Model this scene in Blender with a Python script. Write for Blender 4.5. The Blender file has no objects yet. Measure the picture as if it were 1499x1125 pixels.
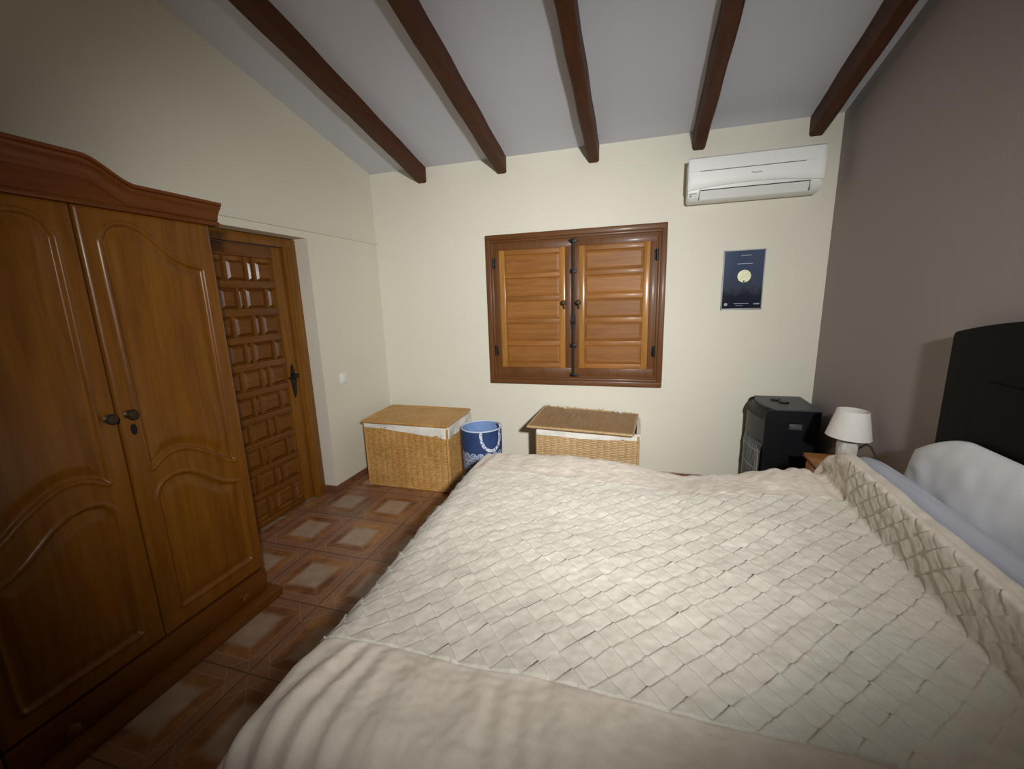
import bpy, bmesh, math, random
import numpy as np
from mathutils import Vector, Matrix

random.seed(4)
RNG = np.random.default_rng(7)
PI = math.pi
SC = bpy.context.scene
COL = SC.collection

# ------------------------------------------------------------------ materials
def new_mat(name):
    m = bpy.data.materials.new(name)
    m.use_nodes = True
    nt = m.node_tree
    b = nt.nodes['Principled BSDF']
    return m, nt, b

def N(nt, typ, **kw):
    n = nt.nodes.new(typ)
    for k, v in kw.items():
        setattr(n, k, v)
    return n

def math_node(nt, op, a, b=None, c=None):
    n = nt.nodes.new('ShaderNodeMath'); n.operation = op
    for i, v in enumerate((a, b, c)):
        if v is None: continue
        if isinstance(v, (int, float)): n.inputs[i].default_value = v
        else: nt.links.new(v, n.inputs[i])
    return n.outputs[0]

def mix_rgb(nt, fac, a, b, mode='MIX'):
    n = nt.nodes.new('ShaderNodeMix'); n.data_type = 'RGBA'; n.blend_type = mode
    for key, v in ((0, fac), (6, a), (7, b)):
        if isinstance(v, (int, float)): n.inputs[key].default_value = v
        elif isinstance(v, tuple): n.inputs[key].default_value = (*v, 1) if len(v) == 3 else v
        else: nt.links.new(v, n.inputs[key])
    return n.outputs[2]

def coords(nt, scale=(1, 1, 1), out='Object'):
    tc = N(nt, 'ShaderNodeTexCoord'); mp = N(nt, 'ShaderNodeMapping')
    mp.inputs['Scale'].default_value = scale
    nt.links.new(tc.outputs[out], mp.inputs['Vector'])
    return mp.outputs['Vector']

def noise(nt, vec, scale, detail=4, rough=.55, dist=0):
    n = N(nt, 'ShaderNodeTexNoise')
    n.inputs['Scale'].default_value = scale; n.inputs['Detail'].default_value = detail
    n.inputs['Roughness'].default_value = rough; n.inputs['Distortion'].default_value = dist
    nt.links.new(vec, n.inputs['Vector'])
    return n.outputs['Fac']

def ramp(nt, fac, stops):
    n = N(nt, 'ShaderNodeValToRGB'); e = n.color_ramp.elements
    while len(e) < len(stops): e.new(.5)
    for el, (p, c) in zip(e, stops):
        el.position = p; el.color = (*c, 1) if len(c) == 3 else c
    nt.links.new(fac, n.inputs['Fac'])
    return n.outputs['Color']

def bump(nt, b, h, strength=.2, dist=.01):
    n = N(nt, 'ShaderNodeBump')
    n.inputs['Strength'].default_value = strength; n.inputs['Distance'].default_value = dist
    nt.links.new(h, n.inputs['Height']); nt.links.new(n.outputs['Normal'], b.inputs['Normal'])

def simple(name, col, rough=.5, metal=0, var=.06, nscale=20, bmp=0, coat=0, spec=None):
    m, nt, b = new_mat(name)
    v = coords(nt)
    f = noise(nt, v, nscale)
    lo = tuple(max(0, c * (1 - var)) for c in col); hi = tuple(min(1, c * (1 + var)) for c in col)
    nt.links.new(ramp(nt, f, [(.3, lo), (.7, hi)]), b.inputs['Base Color'])
    b.inputs['Roughness'].default_value = rough; b.inputs['Metallic'].default_value = metal
    b.inputs['Coat Weight'].default_value = coat
    if spec is not None: b.inputs['Specular IOR Level'].default_value = spec
    if bmp: bump(nt, b, noise(nt, v, nscale * 4), bmp, .004)
    return m

def wood(name, axis, dark, light, rough=.38, scale=1.0, coat=.10, knots=False, objvar=.0):
    """grain runs along axis"""
    m, nt, b = new_mat(name)
    s = [14 * scale] * 3; s['xyz'.index(axis)] = 1.1 * scale
    v = coords(nt, tuple(s))
    if objvar:
        oi = N(nt, 'ShaderNodeObjectInfo')
        add = N(nt, 'ShaderNodeVectorMath', operation='ADD')
        nt.links.new(v, add.inputs[0])
        sc_ = N(nt, 'ShaderNodeVectorMath', operation='SCALE'); sc_.inputs[0].default_value = (37, 23, 51)
        nt.links.new(oi.outputs['Random'], sc_.inputs['Scale'])
        nt.links.new(sc_.outputs[0], add.inputs[1]); v = add.outputs[0]
    n1 = noise(nt, v, 2.2, 6, .62, .6)
    n2 = noise(nt, v, 11, 5, .7, .2)
    big = noise(nt, coords(nt, tuple(1.6 if 'xyz'[i] != axis else .5 for i in range(3))), 2.0, 2)
    f = math_node(nt, 'ADD', math_node(nt, 'MULTIPLY', n1, .6), math_node(nt, 'ADD', math_node(nt, 'MULTIPLY', n2, .22), math_node(nt, 'MULTIPLY', big, .25)))
    c = ramp(nt, f, [(.36, dark), (.52, tuple((a + q) / 2 for a, q in zip(dark, light))), (.68, light)])
    if objvar:
        hs = N(nt, 'ShaderNodeHueSaturation')
        mr = N(nt, 'ShaderNodeMapRange'); mr.inputs['To Min'].default_value = 1 - objvar; mr.inputs['To Max'].default_value = 1 + objvar
        nt.links.new(oi.outputs['Random'], mr.inputs['Value'])
        nt.links.new(mr.outputs['Result'], hs.inputs['Value']); nt.links.new(c, hs.inputs['Color'])
        c = hs.outputs['Color']
    if knots:
        vo = N(nt, 'ShaderNodeTexVoronoi'); vo.inputs['Scale'].default_value = 3.3
        ks = [1.0] * 3; ks['xyz'.index(axis)] = .6
        nt.links.new(coords(nt, tuple(ks)), vo.inputs['Vector'])
        kf = ramp(nt, vo.outputs['Distance'], [(.03, (1, 1, 1)), (.07, (0, 0, 0))])
        c = mix_rgb(nt, math_node(nt, 'MULTIPLY', kf, .7), c, tuple(q * .25 for q in dark))
    nt.links.new(c, b.inputs['Base Color'])
    b.inputs['Roughness'].default_value = rough
    b.inputs['Coat Weight'].default_value = coat; b.inputs['Coat Roughness'].default_value = .18
    b.inputs['Specular IOR Level'].default_value = .28
    bump(nt, b, n2, .12, .002)
    return m

def plaster(name, col, bs=.25):
    m, nt, b = new_mat(name)
    v = coords(nt)
    f = noise(nt, v, 1.3, 3)
    nt.links.new(ramp(nt, f, [(.3, tuple(c * .965 for c in col)), (.7, col)]), b.inputs['Base Color'])
    b.inputs['Roughness'].default_value = .75
    h = math_node(nt, 'ADD', noise(nt, v, 9, 4), math_node(nt, 'MULTIPLY', noise(nt, v, 70, 3), .35))
    bump(nt, b, h, bs, .006)
    return m

M = {}
M['cream'] = plaster('cream_plaster', (.77, .745, .625))
M['ceil'] = plaster('ceiling_paint', (.655, .67, .735))
M['taupe'] = plaster('taupe_plaster', (.355, .312, .292))
M['beam'] = wood('beam_wood', 'y', (.046, .0125, .003), (.092, .028, .007), .6, coat=.02)
WD, WL = (.125, .040, .003), (.235, .088, .008)
M['ward_z'] = wood('wardrobe_wood_upright', 'z', WD, WL, .36)
M['ward_y'] = wood('wardrobe_wood_level', 'y', (.11, .032, .003), (.19, .066, .007), .42)
M['corn_y'] = wood('cornice_wood', 'y', (.115, .030, .004), (.19, .055, .009), .42)
M['door_z'] = wood('door_wood_upright', 'z', (.145, .052, .005), (.27, .110, .013), .45)
M['door_y'] = wood('door_wood_level', 'y', (.108, .036, .004), (.20, .072, .009), .42)
M['win_x'] = wood('window_frame_wood_level', 'x', (.105, .040, .012), (.165, .066, .021), .46)
M['win_z'] = wood('window_frame_wood_upright', 'z', (.105, .040, .012), (.165, .066, .021), .46)
M['shut_x'] = wood('shutter_panel_wood', 'x', (.205, .075, .014), (.35, .148, .034), .45, coat=.06, knots=True, objvar=.13)
M['shut_z'] = wood('shutter_stile_wood', 'z', (.25, .105, .022), (.43, .205, .05), .28, coat=.3, knots=True, objvar=.12)
M['night'] = wood('nightstand_wood', 'x', (.36, .13, .028), (.55, .23, .06), .35)
M['iron'] = simple('black_iron', (.018, .016, .015), .45, .6, .2, 40, .2)
M['brass'] = simple('aged_brass', (.055, .038, .018), .5, .6, .2, 60)
M['ac'] = simple('white_plastic', (.90, .91, .87), .5, 0, .01, 10)
M['ac2'] = simple('white_plastic_flap', (.80, .81, .76), .4, 0, .01, 10)
M['dark'] = simple('dark_slot', (.02, .02, .02), .6, 0, .1, 10)
M['grey'] = simple('grey_print', (.16, .17, .18), .5, 0, .05, 10)
M['alu'] = simple('silver_frame', (.34, .35, .36), .5, .35, .04, 30)
M['moon'] = simple('pale_yellow_print', (.80, .84, .50), .3, 0, .12, 60)
M['paper_w'] = simple('pale_print', (.26, .28, .32), .35, 0, .05, 60)
M['head'] = simple('black_leatherette', (.0035, .0033, .0036), .6, 0, .15, 60, 0, 0, .12)
M['heater'] = simple('black_enamel', (.006, .0075, .010), .4, 0, .1, 30, 0, 0, .3)
M['heater_f'] = simple('dark_grey_enamel', (.05, .052, .05), .45, 0, .1, 30, 0, 0, .3)
M['heater_top'] = simple('charcoal_plastic', (.075, .080, .080), .5, 0, .08, 30)
M['wire'] = simple('steel_wire', (.33, .34, .36), .35, .8, .05, 30)
M['hlabel'] = simple('pale_label', (.42, .42, .36), .5, 0, .1, 60)
M['shade'] = simple('cream_lampshade', (.78, .75, .70), .8, 0, .03, 80, .1)
M['ceramic'] = simple('whitewashed_ceramic', (.60, .59, .54), .45, 0, .12, 18, .2)
M['cord'] = simple('dark_cord', (.05, .035, .03), .5)
M['pillow_g'] = simple('grey_blue_cotton', (.50, .52, .60), .85, 0, .03, 6, .12)
M['pillow_w'] = simple('white_cotton', (.82, .84, .87), .85, 0, .03, 6, .12)
M['sheet'] = simple('white_mattress_ticking', (.62, .60, .58), .9, 0, .03, 8)
M['base'] = simple('dark_bed_base', (.05, .045, .045), .7, 0, .1, 20)
M['liner'] = simple('cream_cotton_liner', (.80, .78, .70), .9, 0, .05, 30, .2)
M['switch'] = simple('white_switch', (.85, .87, .84), .35, 0, .01, 10)
M['binin'] = simple('pale_blue_lining', (.20, .31, .56), .7, 0, .08, 20)
M['binrim'] = simple('pale_blue_piping', (.60, .68, .80), .7, 0, .05, 60)
M['skirt'] = simple('terracotta_skirting', (.20, .085, .05), .35, 0, .25, 14)

def wicker_mat(name, a, b_):
    m, nt, b = new_mat(name)
    v = coords(nt, (1, 1, 1))
    f = noise(nt, v, 55, 3); g = noise(nt, v, 4, 3)
    h = math_node(nt, 'ADD', math_node(nt, 'MULTIPLY', f, .6), math_node(nt, 'MULTIPLY', g, .4))
    nt.links.new(ramp(nt, h, [(.35, a), (.65, b_)]), b.inputs['Base Color'])
    b.inputs['Roughness'].default_value = .5
    return m
M['wick1'] = wicker_mat('golden_wicker', (.40, .20, .055), (.66, .38, .125))
M['wick2'] = wicker_mat('tan_wicker', (.38, .235, .105), (.60, .41, .20))
M['wick2d'] = wicker_mat('brown_wicker', (.26, .15, .065), (.42, .26, .12))
M['cane'] = wicker_mat('pale_cane', (.46, .30, .12), (.62, .42, .18))

def fabric(name, c1, c2):
    m, nt, b = new_mat(name)
    v = coords(nt)
    f = math_node(nt, 'ADD', math_node(nt, 'MULTIPLY', noise(nt, v, 16, 4), .6), math_node(nt, 'MULTIPLY', noise(nt, v, 180, 2), .4))
    nt.links.new(ramp(nt, f, [(.35, c1), (.65, c2)]), b.inputs['Base Color'])
    b.inputs['Roughness'].default_value = .85
    b.inputs['Sheen Weight'].default_value = .15
    bump(nt, b, noise(nt, v, 260, 2), .12, .0015)
    return m
M['spread'] = fabric('cream_quilting', (.615, .575, .485), (.70, .665, .575))
M['border'] = fabric('cream_border_cloth', (.65, .572, .472), (.725, .648, .547))

def floor_mat():
    m, nt, b = new_mat('terracotta_tiles')
    tc = N(nt, 'ShaderNodeTexCoord'); sp = N(nt, 'ShaderNodeSeparateXYZ')
    nt.links.new(tc.outputs['Object'], sp.inputs[0])
    px = math_node(nt, 'DIVIDE', math_node(nt, 'ADD', sp.outputs[0], .01), .414)
    py = math_node(nt, 'DIVIDE', math_node(nt, 'ADD', sp.outputs[1], 1.655), .425)
    cx = math_node(nt, 'FLOOR', px); cy = math_node(nt, 'FLOOR', py)
    wn = noise(nt, tc.outputs['Object'], 9, 3)
    wob = math_node(nt, 'MULTIPLY', math_node(nt, 'SUBTRACT', wn, .5), .05)
    ax = math_node(nt, 'ABSOLUTE', math_node(nt, 'SUBTRACT', math_node(nt, 'SUBTRACT', px, cx), .5))
    ay = math_node(nt, 'ABSOLUTE', math_node(nt, 'SUBTRACT', math_node(nt, 'SUBTRACT', py, cy), .5))
    mx = math_node(nt, 'MAXIMUM', ax, ay)
    mxw = math_node(nt, 'ADD', mx, wob)
    comb = N(nt, 'ShaderNodeCombineXYZ'); nt.links.new(cx, comb.inputs[0]); nt.links.new(cy, comb.inputs[1])
    wh = N(nt, 'ShaderNodeTexWhiteNoise'); wh.noise_dimensions = '2D'; nt.links.new(comb.outputs[0], wh.inputs['Vector'])
    n1 = noise(nt, tc.outputs['Object'], 5, 5, .6, .5)
    ring = ramp(nt, n1, [(.36, (.175, .070, .030)), (.52, (.30, .130, .050)), (.66, (.42, .205, .068))])
    n2 = noise(nt, tc.outputs['Object'], 12, 4)
    cen = ramp(nt, n2, [(.3, (.36, .245, .165)), (.7, (.47, .35, .255))])
    cf = ramp(nt, mxw, [(.20, (1, 1, 1)), (.272, (0, 0, 0))])
    c = mix_rgb(nt, cf, ring, cen)
    edge = ramp(nt, mxw, [(.365, (0, 0, 0)), (.385, (1, 1, 1))])
    c = mix_rgb(nt, math_node(nt, 'MULTIPLY', edge, .75), c, (.29, .15, .088))
    # pale lines: mitres and the octagon of the tile print
    dif = math_node(nt, 'ABSOLUTE', math_node(nt, 'SUBTRACT', ax, ay))
    sm = math_node(nt, 'ADD', ax, ay)
    l1 = math_node(nt, 'MULTIPLY', math_node(nt, 'LESS_THAN', dif, .010), math_node(nt, 'GREATER_THAN', mx, .25))
    l2 = math_node(nt, 'LESS_THAN', math_node(nt, 'ABSOLUTE', math_node(nt, 'SUBTRACT', sm, .72)), .012)
    l3 = math_node(nt, 'MULTIPLY', math_node(nt, 'LESS_THAN', math_node(nt, 'ABSOLUTE', math_node(nt, 'SUBTRACT', mxw, .375)), .008), math_node(nt, 'LESS_THAN', sm, .72))
    ln = math_node(nt, 'MINIMUM', math_node(nt, 'ADD', l2, math_node(nt, 'ADD', math_node(nt, 'MULTIPLY', l1, .7), l3)), 1)
    c = mix_rgb(nt, math_node(nt, 'MULTIPLY', ln, .45), c, (.42, .27, .18))
    hs = N(nt, 'ShaderNodeHueSaturation'); mr = N(nt, 'ShaderNodeMapRange')
    mr.inputs['To Min'].default_value = .85; mr.inputs['To Max'].default_value = 1.15
    nt.links.new(wh.outputs['Value'], mr.inputs['Value']); nt.links.new(mr.outputs['Result'], hs.inputs['Value'])
    nt.links.new(c, hs.inputs['Color'])
    gr = math_node(nt, 'GREATER_THAN', mx, .4925)
    c = mix_rgb(nt, gr, hs.outputs['Color'], (.10, .065, .045))
    nt.links.new(c, b.inputs['Base Color'])
    b.inputs['Roughness'].default_value = .32
    bump(nt, b, math_node(nt, 'ADD', math_node(nt, 'MULTIPLY', gr, -1), math_node(nt, 'MULTIPLY', n2, .3)), .3, .003)
    return m
M['floor'] = floor_mat()

def poster_mat():
    m, nt, b = new_mat('navy_print')
    v = coords(nt, (1, 1, 1))
    sp = N(nt, 'ShaderNodeSeparateXYZ'); nt.links.new(v, sp.inputs[0])
    # z (object space, centre of the poster) : blue print above, dark tree silhouettes below
    n = noise(nt, v, 9, 5, .65)
    t = math_node(nt, 'ADD', math_node(nt, 'MULTIPLY', sp.outputs[2], 2.3), math_node(nt, 'MULTIPLY', n, .55))
    nt.links.new(ramp(nt, t, [(.0, (.010, .014, .028)), (.18, (.045, .055, .085)), (.40, (.040, .062, .12)), (.85, (.055, .080, .145))]), b.inputs['Base Color'])
    b.inputs['Roughness'].default_value = .12
    return m
M['poster'] = poster_mat()

def bin_mat():
    """navy cloth with a printed white lace band; object origin on the bin's axis"""
    m, nt, b = new_mat('navy_lace_print')
    tc = N(nt, 'ShaderNodeTexCoord'); sp = N(nt, 'ShaderNodeSeparateXYZ')
    nt.links.new(tc.outputs['Object'], sp.inputs[0])
    ang = math_node(nt, 'ARCTAN2', sp.outputs[1], sp.outputs[0])
    u = math_node(nt, 'MULTIPLY', ang, 17 / (2 * PI))
    fu = math_node(nt, 'SUBTRACT', math_node(nt, 'SUBTRACT', u, math_node(nt, 'FLOOR', u)), .5)
    z = sp.outputs[2]
    zz = math_node(nt, 'DIVIDE', math_node(nt, 'SUBTRACT', z, .335), .064)     # scallop unit
    rr = math_node(nt, 'SQRT', math_node(nt, 'ADD', math_node(nt, 'MULTIPLY', fu, fu), math_node(nt, 'MULTIPLY', zz, zz)))
    inside = math_node(nt, 'MAXIMUM', math_node(nt, 'LESS_THAN', rr, .5), math_node(nt, 'LESS_THAN', zz, 0))
    above = math_node(nt, 'GREATER_THAN', z, .15)
    vo = N(nt, 'ShaderNodeTexVoronoi'); vo.feature = 'DISTANCE_TO_EDGE'; vo.inputs['Scale'].default_value = 75
    nt.links.new(tc.outputs['Object'], vo.inputs['Vector'])
    web = math_node(nt, 'LESS_THAN', vo.outputs['Distance'], .13)
    rim = math_node(nt, 'MULTIPLY', math_node(nt, 'LESS_THAN', math_node(nt, 'ABSOLUTE', math_node(nt, 'SUBTRACT', rr, .42)), .075), math_node(nt, 'GREATER_THAN', zz, -.1))
    band = math_node(nt, 'LESS_THAN', math_node(nt, 'ABSOLUTE', math_node(nt, 'SUBTRACT', z, .30)), .006)
    band2 = math_node(nt, 'LESS_THAN', math_node(nt, 'ABSOLUTE', math_node(nt, 'SUBTRACT', z, .24)), .005)
    lace = math_node(nt, 'MULTIPLY', math_node(nt, 'MULTIPLY', inside, above), math_node(nt, 'MINIMUM', math_node(nt, 'ADD', math_node(nt, 'ADD', web, rim), math_node(nt, 'ADD', band, band2)), 1))
    n = noise(nt, tc.outputs['Object'], 14, 3)
    navy = ramp(nt, n, [(.3, (.016, .042, .135)), (.7, (.026, .062, .185))])
    c = mix_rgb(nt, math_node(nt, 'MULTIPLY', lace, .8), navy, (.48, .55, .66))
    nt.links.new(c, b.inputs['Base Color']); b.inputs['Roughness'].default_value = .8
    return m
M['bin'] = bin_mat()

def strap_mat():
    m, nt, b = new_mat('floral_strap')
    v = coords(nt)
    n = noise(nt, v, 70, 2)
    nt.links.new(ramp(nt, n, [(.42, (.10, .16, .36)), (.52, (.70, .72, .76)), (.62, (.72, .72, .74))]), b.inputs['Base Color'])
    b.inputs['Roughness'].default_value = .8
    return m
M['strap'] = strap_mat()

# ------------------------------------------------------------------ builders
def org(p):
    v = Vector((0, 0, 0))
    while p is not None:
        v = v + p.location; p = p.parent
    return v

def link(name, me, mat, parent=None, smooth=False, at=None):
    """mesh given in world coordinates; placed under parent (or with its origin at `at`)"""
    o = bpy.data.objects.new(name, me); COL.objects.link(o)
    off = org(parent) if parent is not None else Vector(at or (0, 0, 0))
    if off.length: me.transform(Matrix.Translation(-off))
    if parent is not None: o.parent = parent
    else: o.location = off
    for mm in (mat if isinstance(mat, (list, tuple)) else [mat]): me.materials.append(mm)
    if smooth:
        me.polygons.foreach_set('use_smooth', np.ones(len(me.polygons), bool))
    return o

def empty(name, loc, label=None, cat=None, group=None, kind=None):
    o = bpy.data.objects.new(name, None); COL.objects.link(o); o.location = loc
    o.empty_display_size = .1
    tag(o, label, cat, group, kind)
    return o

def tag(o, label=None, cat=None, group=None, kind=None):
    if label: o['label'] = label
    if cat: o['category'] = cat
    if group: o['group'] = group
    if kind: o['kind'] = kind
    return o

class B:
    def __init__(s): s.bm = bmesh.new()
    def box(s, lo, hi, bev=0, seg=2, rot=None, piv=None):
        t = bmesh.new(); bmesh.ops.create_cube(t, size=1)
        for v in t.verts:
            v.co = Vector([l + (c + .5) * (h - l) for c, l, h in zip(v.co, lo, hi)])
        if bev: bmesh.ops.bevel(t, geom=list(t.edges), offset=bev, segments=seg, profile=.5, affect='EDGES')
        return s.merge(t, rot, piv)
    def merge(s, t, rot=None, piv=None):
        if rot is not None:
            pv = Vector(piv)
            for v in t.verts: v.co = rot @ (v.co - pv) + pv
        me = bpy.data.meshes.new('tmp'); t.to_mesh(me); t.free(); s.bm.from_mesh(me); bpy.data.meshes.remove(me)
        return s
    def raw(s, vs, fs):
        vv = [s.bm.verts.new(v) for v in vs]
        for f in fs:
            try: s.bm.faces.new([vv[i] for i in f])
            except ValueError: pass
        return s
    def prism(s, pts, fn, d0, d1):
        """closed outline pts (2-D) between depths; fn(p, d) -> xyz"""
        n = len(pts)
        vs = [fn(p, d0) for p in pts] + [fn(p, d1) for p in pts]
        fs = [tuple(range(n))[::-1], tuple(range(n, 2 * n))] + [(i, (i + 1) % n, n + (i + 1) % n, n + i) for i in range(n)]
        return s.raw(vs, fs)
    def tube(s, pts, r, seg=10, caps=True):
        P = [Vector(p) for p in pts]; rs = r if isinstance(r, (list, tuple)) else [r] * len(P)
        rings = []; up = Vector((0, 0, 1))
        t0 = (P[1] - P[0]).normalized()
        if abs(t0.dot(up)) > .95: up = Vector((0, 1, 0))
        nrm = t0.cross(up).normalized()
        for i, p in enumerate(P):
            t = (P[min(i + 1, len(P) - 1)] - P[max(i - 1, 0)]).normalized()
            nrm = (nrm - t * nrm.dot(t)).normalized(); bi = t.cross(nrm)
            rings.append([s.bm.verts.new(p + rs[i] * (math.cos(a) * nrm + math.sin(a) * bi)) for a in [2 * PI * k / seg for k in range(seg)]])
        for a, b in zip(rings, rings[1:]):
            for k in range(seg): s.bm.faces.new((a[k], a[(k + 1) % seg], b[(k + 1) % seg], b[k]))
        if caps: s.bm.faces.new(rings[0][::-1]); s.bm.faces.new(rings[-1])
        return s
    def lathe(s, prof, c, seg=40, sq=None):
        rings = []
        for r, z in prof:
            ring = []
            for k in range(seg):
                a = 2 * PI * k / seg; x, y = math.cos(a), math.sin(a)
                if sq:
                    q = (abs(x) ** sq + abs(y) ** sq) ** (-1 / sq); x, y = x * q, y * q
                ring.append(s.bm.verts.new((c[0] + r * x, c[1] + r * y, c[2] + z)))
            rings.append(ring)
        for a, b in zip(rings, rings[1:]):
            for k in range(seg): s.bm.faces.new((a[k], a[(k + 1) % seg], b[(k + 1) % seg], b[k]))
        if prof[0][0] > 1e-4: s.bm.faces.new(rings[0][::-1])
        if prof[-1][0] > 1e-4: s.bm.faces.new(rings[-1])
        return s
    def ball(s, c, r, sc=(1, 1, 1)):
        t = bmesh.new(); bmesh.ops.create_uvsphere(t, u_segments=16, v_segments=10, radius=r)
        for v in t.verts: v.co = Vector((v.co.x * sc[0] + c[0], v.co.y * sc[1] + c[1], v.co.z * sc[2] + c[2]))
        return s.merge(t)
    def cyl(s, c, ax, r, h, seg=24):
        d = Vector(ax).normalized() * h
        return s.tube([Vector(c), Vector(c) + d], r, seg)
    def out(s, name, mat, parent=None, smooth=False, at=None):
        bmesh.ops.recalc_face_normals(s.bm, faces=s.bm.faces[:])
        me = bpy.data.meshes.new(name); s.bm.to_mesh(me); s.bm.free()
        o = link(name, me, mat, parent, False, at)
        if smooth: autosmooth(o)
        return o

def autosmooth(o, ang=40):
    me = o.data
    me.polygons.foreach_set('use_smooth', np.ones(len(me.polygons), bool))
    bm = bmesh.new(); bm.from_mesh(me); a = math.radians(ang)
    for e in bm.edges:
        if len(e.link_faces) == 2 and e.calc_face_angle(0) > a: e.smooth = False
    bm.to_mesh(me); bm.free()

def grid_mesh(name, X, Y, Z, flip=False):
    h, w = X.shape
    v = np.stack([X, Y, Z], -1).reshape(-1, 3).astype(np.float32)
    idx = np.arange(h * w).reshape(h, w)
    q = np.stack([idx[:-1, :-1], idx[:-1, 1:], idx[1:, 1:], idx[1:, :-1]], -1).reshape(-1, 4)
    if flip: q = q[:, ::-1]
    me = bpy.data.meshes.new(name)
    me.vertices.add(len(v)); me.vertices.foreach_set('co', v.ravel())
    me.loops.add(q.size); me.loops.foreach_set('vertex_index', q.ravel().astype(np.int32))
    me.polygons.add(len(q)); me.polygons.foreach_set('loop_start', (np.arange(len(q)) * 4).astype(np.int32))
    me.update(calc_edges=True)
    return me

def noise2(shape, cells, seed=0):
    """smooth value noise, about -1..1"""
    r = np.random.default_rng(seed)
    gh, gw = max(2, cells[0]) + 3, max(2, cells[1]) + 3
    g = r.uniform(-1, 1, (gh, gw))
    y = np.linspace(0, gh - 3.001, shape[0]); x = np.linspace(0, gw - 3.001, shape[1])
    yi = y.astype(int); xi = x.astype(int); fy = y - yi; fx = x - xi
    def w(f): return np.stack([(1 - f) ** 3 / 6, (3 * f ** 3 - 6 * f ** 2 + 4) / 6, (-3 * f ** 3 + 3 * f ** 2 + 3 * f + 1) / 6, f ** 3 / 6], -1)
    wy, wx = w(fy), w(fx); out = np.zeros(shape)
    for a in range(4):
        for b in range(4):
            out += wy[:, a][:, None] * wx[:, b][None, :] * g[np.clip(yi + a, 0, gh - 1)][:, np.clip(xi + b, 0, gw - 1)]
    return out * 1.6

def smooth01(t):
    t = np.clip(t, 0, 1); return t * t * (3 - 2 * t)

def text_mesh(body, size, M4, name, mat, parent):
    cu = bpy.data.curves.new('t', 'FONT'); cu.body = body; cu.size = size; cu.extrude = .0006
    cu.align_x = 'CENTER'; cu.align_y = 'CENTER'
    o = bpy.data.objects.new('t', cu); COL.objects.link(o)
    dg = bpy.context.evaluated_depsgraph_get(); dg.update()
    me = bpy.data.meshes.new_from_object(o.evaluated_get(dg))
    bpy.data.objects.remove(o); bpy.data.curves.remove(cu)
    me.transform(M4)
    return link(name, me, mat, parent)

# ------------------------------------------------------------------ room shell
W, HB, SL, RY = 3.70, 2.727, .226, -5.2
def ceil_z(y): return HB - SL * y
YD0, YD1, ZD, TL = -.90, -1.86, 2.06, .16      # doorway in the side wall

o = B().box((-.6, RY - .1, -.1), (W + .1, .1, 0)).out('floor', M['floor']); tag(o, kind='structure')
b = B(); vs = [(-.1, .1, ceil_z(.1)), (W + .1, .1, ceil_z(.1)), (W + .1, RY - .1, ceil_z(RY - .1)), (-.1, RY - .1, ceil_z(RY - .1))]
b.raw(vs + [(x, y, z + .1) for x, y, z in vs], [(0, 1, 2, 3), (4, 5, 6, 7), (0, 1, 5, 4), (1, 2, 6, 5), (2, 3, 7, 6), (3, 0, 4, 7)])
tag(b.out('ceiling', M['ceil']), kind='structure')
zt = ceil_z(RY) + .2
# window recess is closed by shutters: the wall has an opening behind them
b = B()
for lo, hi in (((-.1, 0, 0), (1.17, .1, HB + .05)), ((2.555, 0, 0), (W + .1, .1, HB + .05)), ((1.17, 0, 0), (2.555, .1, .86)), ((1.17, 0, 2.06), (2.555, .1, HB + .05))):
    b.box(lo, hi)
tag(b.out('wall_back', M['cream']), kind='structure')
tag(B().box((-.1, RY - .1, 0), (W + .1, RY, zt)).out('wall_front', M['cream']), kind='structure')
def side_wall(name, x0, x1, y0, y1, z0, mat):
    b = B(); y0c, y1c = y0, y1
    pts = [(y0, z0), (y1, z0), (y1, ceil_z(y1) + .04), (y0, ceil_z(y0) + .04)]
    b.prism(pts, lambda p, d: (d, p[0], p[1]), x0, x1)
    return b
b = side_wall('', -TL, 0, 0, YD0, 0, None)
for a in ((YD0, YD1, ZD), (YD1, RY, 0)):
    b.prism([(a[0], a[2]), (a[1], a[2]), (a[1], ceil_z(a[1]) + .04), (a[0], ceil_z(a[0]) + .04)], lambda p, d: (d, p[0], p[1]), -TL, 0)
tag(b.out('wall_left', M['cream']), kind='structure')
tag(side_wall('', W, W + .1, 0, RY, 0, None).out('wall_right', M['taupe']), kind='structure')

b = B(); b.box((.0, RY, 2.110), (.018, -.0, 2.121), .002)
tag(b.out('trim_1', M['cream']), kind='structure')
b = B(); b.box((.0, YD0, 0), (.012, -.0, .062), .003); b.box((-.13, YD0 - .012, 0), (.012, YD0, .062), .003)
tag(b.out('baseboard_left', M['skirt']), kind='structure')
tag(B().box((.012, -.012, 0), (W, 0, .062), .003).out('baseboard_back', M['skirt']), kind='structure')
tag(B().box((W - .012, RY, 0), (W, -.012, .062), .003).out('baseboard_right', M['skirt']), kind='structure')

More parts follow.
